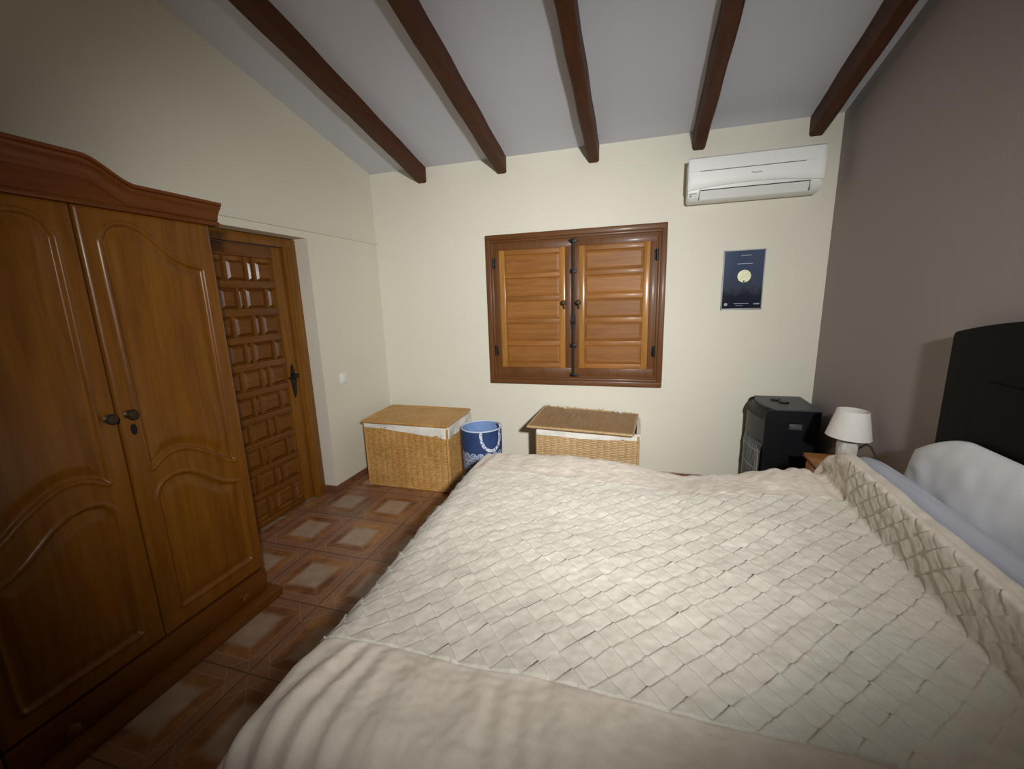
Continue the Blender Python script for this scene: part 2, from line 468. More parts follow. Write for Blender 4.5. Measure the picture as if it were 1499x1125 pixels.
# roof beams
bw, bd = .088, .125
for x, lab in ((.527, 'dark brown roof beam running beside the cream wall with the doorway'),
               (1.272, 'dark brown roof beam second from the doorway wall, ending above the window corner'),
               (2.035, 'dark brown roof beam in the middle of the five, ending above the shuttered window'),
               (2.80, 'dark brown roof beam fourth from the doorway wall, ending above the air conditioner corner'),
               (3.545, 'dark brown roof beam running beside the taupe headboard wall')):
    b = B(); t = bmesh.new()
    prof = [(-bw / 2, 0), (-bw / 2, -bd + .012), (-bw / 2 + .012, -bd), (bw / 2 - .012, -bd), (bw / 2, -bd + .012), (bw / 2, 0)]
    ys = np.linspace(-.0005, RY + .002, 40); rings = []
    for k, y in enumerate(ys):
        wob = 0 if k == 0 else .0025 * math.sin(k * 1.7 + x * 5)
        rings.append([t.verts.new((x + px + wob, y, ceil_z(y) + pz - .001)) for px, pz in prof])
    n = len(prof)
    for a, c in zip(rings, rings[1:]):
        for k in range(n): t.faces.new((a[k], a[(k + 1) % n], c[(k + 1) % n], c[k]))
    t.faces.new(rings[0]); t.faces.new(rings[-1][::-1])
    b.merge(t)
    o = b.out('roof_beam', M['beam'], at=(x, 0, ceil_z(0)))
    tag(o, lab, 'beam', 'dark roof beams')

# ------------------------------------------------------------------ door
D = empty('door_1', (-.1, -1.4, 0), 'carved brown wooden door of staggered panels in the doorway', 'door', kind='structure')
FX = -.135                                         # face of leaf
b = B()
b.box((-.16, YD0 - .118, 0), (FX + .022, YD0 - .0, 2.055), .006)
b.box((-.16, YD1, 0), (FX + .022, YD1 + .118, 2.055), .006)
b.box((-.16, YD1 + .05, 1.99), (FX + .0225, YD0 - .05, 2.0555), .006)
b.box((-.16, YD0 - .10, .0), (FX + .034, YD0 - .06, 1.99), .005)
b.box((-.16, YD1 + .06, .0), (FX + .034, YD1 + .10, 1.99), .005)
b.out('door_frame', M['door_z'], D, True)
b = B()                                            # leaf: stiles, rails and backing
b.box((-.165, YD1 + .12, .012), (FX - .02, YD0 - .12, 1.985))
b.box((FX - .03, YD0 - .218, .012), (FX + .004, YD0 - .122, 1.985), .004)
b.box((FX - .03, YD1 + .122, .012), (FX + .004, YD1 + .218, 1.985), .004)
b.out('door_leaf', M['door_z'], D, True)
ya, yb = YD0 - .218, YD1 + .218                    # panel field
rails, pan = B(), B()
pitch = .1925; z0 = .055
rails.box((FX - .03, yb, .012), (FX + .002, ya, z0), .004)
rails.box((FX - .03, yb, z0 + 9.6 * pitch), (FX + .002, ya, 1.985), .004)
def raised(bb, y0, y1, za, zb):
    i = .022
    v = [(FX - .022, y0, za), (FX - .022, y1, za), (FX - .022, y1, zb), (FX - .022, y0, zb),
         (FX - .002, y0 + i, za + i), (FX - .002, y1 - i, za + i), (FX - .002, y1 - i, zb - i), (FX - .002, y0 + i, zb - i)]
    bb.raw(v, [(0, 1, 5, 4), (1, 2, 6, 5), (2, 3, 7, 6), (3, 0, 4, 7), (4, 5, 6, 7)])
rowH = 9.6 * pitch / 10
for r in range(10):
    za, zb = z0 + r * rowH, z0 + (r + 1) * rowH
    if r: rails.box((FX - .03, yb, za - .024), (FX + .006, ya, za + .024), .008)
    L = ya - yb
    cuts = [.30, .42, .72] if r % 2 else [.16, .5, .60, .86]
    cuts = [0] + cuts + [1]
    for p, q in zip(cuts, cuts[1:]):
        y1, y0 = ya - p * L, ya - q * L
        raised(pan, y0 + .012, y1 - .012, za + .026, zb - .026)
        if q < 1: rails.box((FX - .03, y0 - .012, za), (FX - .001, y0 + .012, zb), .005)
rails.out('door_rails', M['door_y'], D, True)
pan.out('door_panels', M['door_y'], D)
h = B()
outl = []
for k in range(24):
    t = k / 24; s_ = 1 if t < .5 else -1
    zz = 1.13 - .26 * (2 * t if t < .5 else 2 - 2 * t)
    u = abs((zz - 1.0) / .13); outl.append((s_ * (.004 + .02 * (1 - u) ** .7 if u < 1 else .002), zz))
h.prism(outl, lambda p, d: (d, -1.075 + p[0], p[1]), FX + .004, FX + .012)
h.tube([(FX + .01, -1.075, 1.04), (FX + .055, -1.075, 1.04), (FX + .062, -1.085, 1.04), (FX + .062, -1.13, 1.045), (FX + .058, -1.165, 1.038)], [.011, .010, .010, .009, .007])
h.ball((FX + .02, -1.075, 1.04), .02, (.6, 1, 1))
h.box((FX + .010, -1.045, 1.025), (FX + .016, -1.02, 1.05), .003)
o = h.out('door_handle', M['iron'], D, True)

# ------------------------------------------------------------------ window with shutters
WN = empty('window_1', (1.86, 0, .81), 'square window with two closed honey wood shutters in a brown frame', 'window', kind='structure')
X0, X1, Z0, Z1 = 1.108, 2.609, .808, 2.112
fh, fv = B(), B()
def bars(x0, x1, z0, z1, wd, ya_, yb_, bev):
    """mitred frame bars as two meshes (level, upright)"""
    for (za, zb_) in ((z0, z0 + wd), (z1 - wd, z1)): fh.box((x0, ya_, za), (x1, yb_, zb_), bev)
    for (xa, xb) in ((x0, x0 + wd), (x1 - wd, x1)): fv.box((xa, ya_ - .0003, z0 + wd * .9), (xb, yb_, z1 - wd * .9), bev)
bars(X0, X1, Z0, Z1, .045, -.034, 0, .007)
bars(X0 + .038, X1 - .038, Z0 + .038, Z1 - .038, .028, -.024, 0, .008)
bars(X0 + .062, X1 - .062, Z0 + .062, Z1 - .062, .03, -.016, .06, .005)
fh.out('frame_rails', M['win_x'], WN, True); fv.out('frame_stiles', M['win_z'], WN, True)
for side in (0, 1):
    xa, xb = (1.178, 1.860) if side == 0 else (1.872, 2.537)
    za, zb = .888, 2.038
    s_ = B()
    yy0, yy1 = -.030, .012
    # outer darker margin (frame of the leaf)
    mg = B()
    mg.box((xa, yy0 + .012, za), (xb, yy1, za + .075), .004); mg.box((xa, yy0 + .012, zb - .062), (xb, yy1, zb), .004)
    mg.box((xa, yy0 + .0125, za + .07), (xa + .055, yy1, zb - .06), .004); mg.box((xb - .055, yy0 + .0125, za + .07), (xb, yy1, zb - .06), .004)
    sh = mg.out('shutter', M['win_z'], WN, True)
    ia, ib, iz0, iz1 = xa + .052, xb - .050, za + .072, zb - .058
    st = B(); w_ = .050
    st.box((ia, yy0, iz0), (ia + w_, yy1, iz1), .006); st.out('stile', M['shut_z'], sh, True)
    st = B(); st.box((ib - w_, yy0, iz0), (ib, yy1, iz1), .006); st.out('stile', M['shut_z'], sh, True)
    nrow = 5; ph = (iz1 - iz0 - .045) / nrow
    for r in range(nrow + 1):
        zc = iz0 + .0225 + r * ph
        q = B(); q.box((ia + w_ - .004, yy0 + .003, zc - .0225), (ib - w_ + .004, yy1, zc + .0225), .006, 3)
        q.out('rail', M['shut_x'], sh, True)
        if r < nrow:
            q = B(); y_ = yy0 + .014; x0_, x1_, z0_, z1_ = ia + w_ - .002, ib - w_ + .002, zc + .020, zc + ph - .020; i = .022
            v = [(x0_, y_, z0_), (x1_, y_, z0_), (x1_, y_, z1_), (x0_, y_, z1_), (x0_ + i, y_ - .008, z0_ + i), (x1_ - i, y_ - .008, z0_ + i), (x1_ - i, y_ - .008, z1_ - i), (x0_ + i, y_ - .008, z1_ - i)]
            v += [(x, yy1, z) for x, _, z in v[:4]]
            q.raw(v, [(0, 1, 5, 4), (1, 2, 6, 5), (2, 3, 7, 6), (3, 0, 4, 7), (4, 5, 6, 7), (0, 1, 9, 8), (1, 2, 10, 9), (2, 3, 11, 10), (3, 0, 8, 11), (8, 9, 10, 11)])
            q.out('panel', M['shut_x'], sh)
    kx = 1.800 if side == 0 else 1.925
    k = B(); k.lathe([(.0, 0), (.021, .0), (.021, .004), (.009, .008), (.008, .028), (.019, .036), (.022, .046), (.016, .055), (0, .057)], (0, 0, 0), 20)
    for v in k.bm.verts: v.co = Vector((kx + v.co.x, yy0 - v.co.z + .001, 1.523 + v.co.y))
    k.box((kx - .012, yy0 - .004, 1.47), (kx + .012, yy0 + .001, 1.50), .003)
    k.out('knob', M['brass'], sh, True)
    hx = xa - .002 if side == 0 else xb + .002
    for hz in (1.11, 1.875):
        k = B(); k.cyl((hx, yy0 + .004, hz - .045), (0, 0, 1), .010, .09, 12); k.box((hx - .022, yy0 + .012, hz - .04), (hx + .022, yy0 + .018, hz + .04), .002)
        k.out('hinge', M['iron'], sh, True)
k = B()
bx = 1.880
k.tube([(bx, -.042, .90), (bx, -.042, 2.03)], .008, 10)
for z_ in (.905, 2.02, 1.78, 1.16): k.box((bx - .026, -.048, z_ - .016), (bx + .026, -.028, z_ + .016), .004)
k.box((bx - .036, -.046, 2.018), (bx + .046, -.030, 2.03), .003); k.box((bx - .03, -.046, .892), (bx + .05, -.030, .904), .003)
outl = [(-.012, 1.43), (.012, 1.43), (.020, 1.36), (.008, 1.29), (0, 1.27), (-.008, 1.29), (-.020, 1.36)]
k.prism(outl, lambda p, d: (bx + p[0], d, p[1]), -.052, -.030)
k.ball((bx, -.058, 1.355), .012)
k.out('bolt', M['iron'], WN, True)

# ------------------------------------------------------------------ light switch
S = B().box((0, -.716, .905), (.010, -.636, .99), .004).out('light_switch', M['switch'], at=(0, -.676, .947), smooth=True)
tag(S, 'small white light switch on the cream wall by the doorway', 'light switch')
o = B().box((.010, -.704, .915), (.015, -.648, .981), .003).out('rocker', M['switch'], S, True)

# ------------------------------------------------------------------ wardrobe
WR = empty('wardrobe', (.26, -3.09, 0), 'large honey brown wardrobe with arched cornice and carved doors', 'wardrobe')
YC, HWD, YM = -2.585, .505, -3.09
b = B()
b.box((.012, YM - 1.01, .05), (.478, YM + 1.01, 1.99), .004)
b.out('body', M['ward_z'], WR, True)
b = B()
b.box((.012, YM - 1.04, 0), (.562, YM + 1.045, .052), .008)
b.out('plinth', M['ward_y'], WR, True)

def poly_sdf(P, A, Zg):
    """signed distance (inside positive) of grid points to polygon P"""
    P = np.array(P); d = np.full(A.shape, 1e9); ins = np.zeros(A.shape, bool)
    for i in range(len(P)):
        p, q = P[i], P[(i + 1) % len(P)]
        e = q - p; t = np.clip(((A - p[0]) * e[0] + (Zg - p[1]) * e[1]) / (e @ e), 0, 1)
        d = np.minimum(d, np.hypot(A - p[0] - t * e[0], Zg - p[1] - t * e[1]))
        c = ((p[1] > Zg) != (q[1] > Zg)) & (A < (q[0] - p[0]) * (Zg - p[1]) / (q[1] - p[1] + 1e-12) + p[0])
        ins ^= c
    return np.where(ins, d, -d)

def chaikin(pts, n=3, closed=False):
    P = [np.array(p, float) for p in pts]
    for _ in range(n):
        Q = [P[0]]
        for a, c in zip(P, P[1:]): Q += [a * .75 + c * .25, a * .25 + c * .75]
        Q.append(P[-1]); P = Q
    return [tuple(p) for p in P]
top_u = chaikin([(.435, 1.742), (.36, 1.755), (.30, 1.79), (.236, 1.853), (.185, 1.890), (.13, 1.892), (.092, 1.872), (.072, 1.825)])
bot_u = chaikin([(.078, .935), (.13, .975), (.20, .985), (.26, .96), (.33, .912), (.385, .86), (.435, .828)])
UP = top_u + bot_u
LO = chaikin([(.435, .705), (.385, .722), (.345, .742), (.301, .782), (.249, .832), (.196, .860), (.135, .862), (.098, .84), (.082, .80)]) + [(.082, .285), (.088, .278), (.428, .278), (.435, .285)]
DZ0, DZ1, DA0, DA1 = .188, 1.948, .004, .503
na, nz = 126, 440
A, Zg = np.meshgrid(np.linspace(DA0, DA1, na), np.linspace(DZ0, DZ1, nz))
d = np.maximum(poly_sdf(UP, A, Zg), poly_sdf(LO, A, Zg))
prof_d = [-.05, -.020, -.016, -.010, -.004, .0, .004, .010, .016, .022, .045, .055, .3]
prof_h = [0, 0, .0035, .0065, .0035, -.002, -.0085, -.0095, -.0085, -.007, .000, .001, .001]
H = np.interp(d, prof_d, prof_h)
edge = np.minimum(np.minimum(A - DA0, DA1 - A), np.minimum(Zg - DZ0, DZ1 - Zg))
H = H - .006 * (1 - smooth01(edge / .010)) ** 1.0
for YC in (-2.585, -3.595):
    for sgn in (1, -1):
        dr = None
        me = grid_mesh('door', .500 + H, YC + sgn * A, Zg, flip=(sgn < 0))
        bm = bmesh.new(); bm.from_mesh(me)
        bed = [e for e in bm.edges if e.is_boundary]
        r = bmesh.ops.extrude_edge_only(bm, edges=bed)
        for v in r['geom']:
            if isinstance(v, bmesh.types.BMVert): v.co.x = .478
        bmesh.ops.recalc_face_normals(bm, faces=bm.faces[:])
        bm.to_mesh(me); bm.free()
        dr = link('door', me, M['ward_z'], WR, True)
        k = B(); k.lathe([(0, 0), (.016, 0), (.017, .003), (.009, .008), (.008, .016), (.017, .022), (.021, .029), (.017, .036), (.006, .039), (0, .039)], (0, 0, 0), 20)
        for v in k.bm.verts: v.co = Vector((.498 + v.co.z, YC + sgn * .034 + v.co.x, 1.172 + v.co.y))
        k.out('knob', M['brass'], dr, True)
        if sgn > 0:
            k = B(); k.lathe([(0, 0), (.012, 0), (.012, .003), (.006, .004), (0, .004)], (0, 0, 0), 16)
            for v in k.bm.verts: v.co = Vector((.499 + v.co.z, YC + .042 + v.co.x * .9, 1.108 + v.co.y * 1.9))
            k.out('keyhole', M['iron'], dr, True)
    b = B(); b.box((.478, YC - .503, .060), (.502, YC + .503, .178), .006)
    DW = b.out('drawer', M['ward_y'], WR, True)
    for y_ in (YC + .35, YC - .35):
        k = B(); k.lathe([(0, 0), (.014, 0), (.009, .006), (.009, .014), (.019, .022), (.021, .029), (.014, .035), (0, .036)], (0, 0, 0), 20)
        for v in k.bm.verts: v.co = Vector((.500 + v.co.z, y_ + v.co.x, .112 + v.co.y))
        k.out('knob', M['ward_y'], DW, True)
# cornice: moulding lofted along the arched top line
def top_line(a): return 2.044 + .070 * (1 - float(smooth01((abs(a) - .535) / (.700 - .535))))
b = B(); rings = []
aa = [-1.05] + list(np.linspace(-1.045, 1.045, 180)) + [1.05]
for a in aa:
    t = top_line(a)
    pr = [(.30, 1.945), (.518, 1.945), (.522, 1.952), (.518, 1.962), (.508, 1.966), (.506, t - .078), (.512, t - .072), (.513, t - .062), (.518, t - .048), (.530, t - .030), (.538, t - .024), (.540, t - .016), (.552, t - .012), (.554, t - .003), (.550, t), (.30, t)]
    rings.append([b.bm.verts.new((px if abs(a) < 1.0498 else min(px, .545), YM + a, pz)) for px, pz in pr])
n = len(rings[0])
for p, q in zip(rings, rings[1:]):
    for k in range(n): b.bm.faces.new((p[k], p[(k + 1) % n], q[(k + 1) % n], q[k]))
b.bm.faces.new(rings[0]); b.bm.faces.new(rings[-1][::-1])
b.out('cornice', M['corn_y'], WR, True)

# ------------------------------------------------------------------ wicker hampers
def wicker_face(P0, U, V, nrm, w, h, pitch, stake, seed, amp=.004):
    """woven sheet: strands along U over stakes along V"""
    P0, U, V, nrm = map(np.array, (P0, U, V, nrm))
    nw, nh = int(w / .006) + 2, int(h / .0028) + 2
    u, v = np.meshgrid(np.linspace(0, w, nw), np.linspace(0, h, nh))
    colm = np.floor(u / stake); vs_ = v + (colm % 2) * pitch / 2
    row = np.floor(vs_ / pitch); fr = vs_ / pitch - row
    r = np.random.default_rng(seed); jit = r.uniform(-.0012, .0012, int(row.max()) + 2)
    over = np.abs(np.sin(PI * u / stake)) ** .6
    hgt = amp * 1.7 * (.25 + .75 * over) * np.sqrt(np.clip(1 - (2 * fr - 1) ** 2, 0, 1)) + jit[row.astype(int)]
    hgt += .0015 * noise2(u.shape, (8, 8), seed)
    P = P0 + u[..., None] * U + v[..., None] * V + hgt[..., None] * nrm
    return grid_mesh('w', P[..., 0], P[..., 1], P[..., 2])

def join_me(meshes, name):
    bm = bmesh.new()
    for m_ in meshes: bm.from_mesh(m_); bpy.data.meshes.remove(m_)
    bmesh.ops.recalc_face_normals(bm, faces=bm.faces[:])
    me = bpy.data.meshes.new(name); bm.to_mesh(me); bm.free(); return me

def hamper(name, label, x0, x1, y0, y1, zt, lid, lid_shift, wm, wl, liner_drop, stake, pitch, seed):
    """y0 = back, y1 = front (towards the bed)"""
    Hm = empty(name, ((x0 + x1) / 2, (y0 + y1) / 2, 0), label, 'basket', 'wicker hampers along the back wall')
    fs = [wicker_face((x0, y1, .012), (1, 0, 0), (0, 0, 1), (0, -1, 0), x1 - x0, zt - .012, pitch, stake, seed),
          wicker_face((x1, y1, .012), (0, 1, 0), (0, 0, 1), (1, 0, 0), y0 - y1, zt - .012, pitch, stake, seed + 1),
          wicker_face((x0, y1, .012), (0, 1, 0), (0, 0, 1), (-1, 0, 0), y0 - y1, zt - .012, pitch, stake, seed + 2),
          wicker_face((x0, y0, .012), (1, 0, 0), (0, 0, 1), (0, 1, 0), x1 - x0, zt - .012, pitch, stake, seed + 3)]
    bb = B(); bb.box((x0 + .004, y1 + .004, .004), (x1 - .004, y0 - .004, zt - .02))
    me2 = bpy.data.meshes.new('c'); bb.bm.to_mesh(me2); bb.bm.free(); fs.append(me2)
    link('body', join_me(fs, 'body'), wm, Hm, True)
    e = B()
    for x in (x0, x1):
        for y in (y0, y1): e.tube([(x, y, 0), (x, y, zt)], .012, 8)
    for z_ in (.012,):
        e.tube([(x0, y1, z_), (x1, y1, z_)], .011, 8); e.tube([(x1, y1, z_), (x1, y0, z_)], .011, 8)
        e.tube([(x0, y0, z_), (x1, y0, z_)], .011, 8); e.tube([(x0, y1, z_), (x0, y0, z_)], .011, 8)
    e.tube([(x0, y1 - .004, zt * .52), (x1, y1 - .004, zt * .52)], .006, 8)
    e.out('edging', wl if seed < 20 else wm, Hm, True)
    # cloth liner folded over the rim
    nn = 60; corner = [(x0, y1), (x1, y1), (x1, y0), (x0, y0), (x0, y1)]
    top, mid, low = [], [], []
    L = B(); cols = []
    for si in range(4):
        p, q = corner[si], corner[si + 1]
        for k in range(nn):
            t = k / nn; x, y = p[0] + (q[0] - p[0]) * t, p[1] + (q[1] - p[1]) * t
            nx, ny = ((0, -1), (1, 0), (0, 1), (-1, 0))[si]
            dr_ = liner_drop(si, t); wv = .003 * math.sin(k * .33 + si) + .0015 * math.sin(k * .8)
            col = []
            for f in (0, .2, .5, .8, 1.0):
                out_ = .012 + .004 * math.sin(f * 3 + k * .15) + wv * f
                col.append(L.bm.verts.new((x + nx * out_, y + ny * out_, zt + .012 - f * dr_)))
            col.insert(0, L.bm.verts.new((x - nx * .012, y - ny * .012, zt + .012)))
            cols.append(col)
    for i in range(len(cols)):
        a, c = cols[i], cols[(i + 1) % len(cols)]
        for k in range(5): L.bm.faces.new((a[k], c[k], c[k + 1], a[k + 1]))
    L.out('liner', M['liner'], Hm, True)
    # lid
    (a, b_, c, d_) = [Vector(p) for p in lid]      # FL FR BR BL at lid underside
    def lp(u, v, n_=0):
        p = a * (1 - u) * (1 - v) + b_ * u * (1 - v) + c * u * v + d_ * (1 - u) * v
        return p + Vector((0, 0, n_))
    w, dd = (b_ - a).length, (d_ - a).length
    nw, nh = int(w / .006), int(dd / .0028)
    uu, vv = np.meshgrid(np.linspace(0, 1, nw), np.linspace(0, 1, nh))
    colm = np.floor(uu * w / stake); vq = vv * dd / pitch + (colm % 2) * .5
    row = np.floor(vq); fr = vq - row
    over = 2 * np.abs(np.sin(PI * uu * w / stake)) ** .6 - 1.2
    hg = .018 + .0035 * (.55 + .45 * over) * np.sqrt(np.clip(1 - (2 * fr - 1) ** 2, 0, 1)) + .003 * noise2(uu.shape, (4, 5), seed + 9) - .006 * np.sin(PI * uu) * np.sin(PI * vv) * (1 if seed > 20 else -.3)
    A3, B3, C3, D3 = [np.array(q) for q in (a, b_, c, d_)]
    P = A3 * ((1 - uu) * (1 - vv))[..., None] + B3 * (uu * (1 - vv))[..., None] + C3 * (uu * vv)[..., None] + D3 * ((1 - uu) * vv)[..., None]
    me1 = grid_mesh('l', P[..., 0], P[..., 1], P[..., 2] + hg)
    bb = B(); bb.raw([a, b_, c, d_] + [p + Vector((0, 0, .014)) for p in (a, b_, c, d_)], [(3, 2, 1, 0), (4, 5, 6, 7), (0, 1, 5, 4), (1, 2, 6, 5), (2, 3, 7, 6), (3, 0, 4, 7)])
    me2 = bpy.data.meshes.new('c'); bb.bm.to_mesh(me2); bb.bm.free()
    LD = link('lid', join_me([me1, me2], 'lid'), wl, Hm, True)
    e = B(); up = Vector((0, 0, .012))
    for p, q in ((a, b_), (b_, c), (c, d_), (d_, a)): e.tube([p + up, (p + q) / 2 + up + Vector((0, 0, .002)), q + up], .011, 8)
    e.out('lid_edging', wm, LD, True)
    return Hm, LD, lp

def drop1(si, t):
    if si == 0: return .035 + .062 * t ** 1.5
    if si == 1: return .097 - .02 * t
    return .05
hamper('wicker_hamper', 'golden wicker hamper with a flat lid standing beside the blue laundry bin', .185, .955, -.205, -.69, .555,
       [(.172, -.712, .572), (.975, -.730, .576), (.958, -.205, .580), (.150, -.195, .580)], 0, M['wick1'], M['wick1'], drop1, .058, .0170, 11)
def drop2(si, t): return .045 + .012 * math.sin(t * 3) if si == 0 else .05
H2, LD2, lp2 = hamper('wicker_hamper', 'tan wicker hamper with a worn, crooked lid standing under the shuttered window', 1.665, 2.435, -.065, -.535, .545,
       [(1.604, -.590, .575), (2.395, -.612, .560), (2.425, -.085, .572), (1.628, -.062, .600)], 0, M['wick2'], M['wick2d'], drop2, .052, .0195, 31)
rr = random.Random(5)                               # frayed cane ends and cloth ties on the worn lid
for k in range(13):
    u = rr.uniform(.05, .98); p = lp2(u, .985, .022); e = B()
    e.tube([p, p + Vector((rr.uniform(-.03, .03), rr.uniform(0, .01), rr.uniform(.002, .016)))], .0035, 6)
    e.out('frayed_cane', M['wick2'], LD2, True)
for k in range(6):
    v = rr.uniform(.05, .95); p = lp2(.985, v, .015); e = B()
    e.tube([p, p + Vector((rr.uniform(.005, .022), rr.uniform(-.03, .03), rr.uniform(-.01, .015)))], .0035, 6)
    e.out('frayed_cane', M['wick2'], LD2, True)
for u in (.21, .80):
    p = lp2(u, .96, .026); e = B()
    e.tube([p + Vector((-.03, 0, .004)), p + Vector((-.01, -.005, .014)), p + Vector((.012, -.012, .012)), p + Vector((.028, -.03, .0))], [.007, .010, .009, .006], 8)
    e.out('cloth_tie', M['liner'], LD2, True)

# ------------------------------------------------------------------ laundry bin
BC = (1.192, -.53); BR_, BH = .166, .545
bn = empty('laundry_bin', (BC[0], BC[1], 0), 'round navy blue laundry bin with white lace print and floral straps', 'laundry bin')
b = B(); b.lathe([(BR_ * .93, 0), (BR_ * .97, .02), (BR_ * .985, .25), (BR_, .42), (BR_, BH)], (BC[0], BC[1], .001), 64)
bmesh.ops.delete(b.bm, geom=[f for f in b.bm.faces if len(f.verts) > 4 and f.calc_center_median().z > .3], context='FACES')
b.out('body', M['bin'], bn, True)
b = B(); b.lathe([(BR_ * .90, .012), (BR_ * .96, .25), (BR_ - .005, BH - .002)], (BC[0], BC[1], .001), 64)
bmesh.ops.delete(b.bm, geom=[f for f in b.bm.faces if len(f.verts) > 4 and f.calc_center_median().z > .3], context='FACES')
b.out('lining', M['binin'], bn, True)
b = B(); b.tube([(BC[0] + (BR_ - .002) * math.cos(t), BC[1] + (BR_ - .002) * math.sin(t), BH) for t in np.linspace(0, 2 * PI, 65)], .0055, 8, False)
b.out('rim', M['binrim'], bn, True)
def strap(a0, a1, dip, outw):
    b = B(); pts = []
    for t in np.linspace(0, 1, 25):
        a = a0 + (a1 - a0) * (smooth01(t) * .8 + .2 * t)
        sag = math.sin(PI * t) ** .62
        r = BR_ + .006 + outw * sag
        pts.append((BC[0] + r * math.cos(a), BC[1] + r * math.sin(a), BH - dip * sag + .004 * 0))
    vs, fs = [], []
    for p in pts:
        n_ = Vector((p[0] - BC[0], p[1] - BC[1], 0)).normalized()
        vs.append(Vector(p))
    rings = []
    for i, p in enumerate(vs):
        t = (vs[min(i + 1, 24)] - vs[max(i - 1, 0)]).normalized(); n_ = Vector((p.x - BC[0], p.y - BC[1], 0)).normalized()
        s_ = t.cross(n_).normalized() * .0125; th = n_ * .0018
        rings.append([b.bm.verts.new(q) for q in (p + s_ - th, p + s_ + th, p - s_ + th, p - s_ - th)])
    for p, q in zip(rings, rings[1:]):
        for k in range(4): b.bm.faces.new((p[k], p[(k + 1) % 4], q[(k + 1) % 4], q[k]))
    b.bm.faces.new(rings[0]); b.bm.faces.new(rings[-1][::-1])
    b.out('strap', M['strap'], bn, True)
strap(math.radians(-72), math.radians(-14), .155, .012)
# second strap lying over the rim inside
b = B(); pts = [(BC[0] + r * math.cos(a), BC[1] + r * math.sin(a), z_) for a, r, z_ in ((.95, .160, .53), (.80, .150, .548), (.55, .140, .556), (.30, .146, .560), (.10, .158, .556), (-.02, .165, .538))]
b.tube(pts, .010, 8); b.out('strap', M['strap'], bn, True)

# ------------------------------------------------------------------ air conditioner
AC = empty('air_conditioner', (3.14, 0, 2.21), 'white wall air conditioner mounted high beside the headboard wall', 'air conditioner')
ax0, ax1 = 2.722, 3.556
b = B()
prof = [(0, 2.262), (0, 2.50), (-.165, 2.502), (-.185, 2.49), (-.185, 2.285), (-.165, 2.258), (-.12, 2.232), (-.05, 2.225), (0, 2.232)]
prof = [(0, 2.232), (0, 2.495), (-.17, 2.495), (-.180, 2.485), (-.182, 2.285), (-.172, 2.245), (-.150, 2.222), (-.12, 2.212), (-.05, 2.214)]
b.prism(prof, lambda p, d: (d, p[0], p[1]), ax0 + .004, ax1 - .004)
bmesh.ops.bevel(b.bm, geom=[e for e in b.bm.edges if len(e.link_faces) == 2 and any(len(f.verts) > 4 for f in e.link_faces)], offset=.008, segments=2, affect='EDGES')
b.out('body', M['ac2'], AC, True)
nx = 60; xs = np.linspace(ax0, ax1, nx)
def low(x):
    t = (x - ax0) / (ax1 - ax0); return 2.281 + .030 * math.sin(PI * min(max(t, 0), 1)) ** .8
b = B(); rings = []
for x in xs:
    z_ = low(x); e = min(x - ax0, ax1 - x); r_ = .006 * (1 - min(1, e / .012))
    f = -.200 + r_
    rings.append([b.bm.verts.new(p) for p in ((x, -.178, z_), (x, f + .006, z_), (x, f, z_ + .006), (x, f - .006, 2.35), (x, f - .0065, 2.402), (x, f - .0020, 2.4045), (x, f - .0065, 2.407), (x, f - .004, 2.46), (x, f + .002, 2.490), (x, f + .016, 2.5), (x, -.16, 2.5))])
n = len(rings[0])
for p, q in zip(rings, rings[1:]):
    for k in range(n): b.bm.faces.new((p[k], p[(k + 1) % n], q[(k + 1) % n], q[k]))
b.bm.faces.new(rings[0]); b.bm.faces.new(rings[-1][::-1])
PN = b.out('front_panel', M['ac'], AC, True)
b = B(); b.box((2.80, -.2085, 2.4015), (3.44, -.2045, 2.4065)); b.out('panel_groove', M['grey'], PN)
Mx = Matrix.Translation((3.155, -.2068, 2.364)) @ Matrix.Rotation(PI / 2, 4, 'X')
text_mesh('Panasonic', .0165, Mx, 'logo', M['dark'], PN)
b = B()
v0 = [(2.805, -.180, 2.279), (3.478, -.180, 2.279), (3.478, -.152, 2.222), (2.805, -.152, 2.222)]
b.raw([(x, y - .010, z) for x, y, z in v0] + [(x, y + .004, z) for x, y, z in v0], [(0, 1, 2, 3), (7, 6, 5, 4), (0, 4, 5, 1), (1, 5, 6, 2), (2, 6, 7, 3), (3, 7, 4, 0)])
FL = b.out('louver', M['ac2'], AC)
b = B(); b.box((2.803, -.1925, 2.2785), (3.482, -.178, 2.2845)); b.out('slot', M['dark'], AC)
for sx in (2.800, 3.4795):
    b = B(); b.box((sx, -.1885, 2.224), (sx + .0022, -.150, 2.279)); b.out('seam', M['grey'], AC)
b = B(); b.box((2.80, -.004, 2.25), (3.48, -.0002, 2.48)); b.out('wall_mount', M['grey'], AC)
b = B(); b.box((2.738, -.1840, 2.2625), (2.785, -.1815, 2.2665)); b.out('indicator_print', M['grey'], AC)
b = B(); b.box((2.740, -.1825, 2.246), (2.750, -.1745, 2.256)); b.out('indicator', M['grey'], AC)

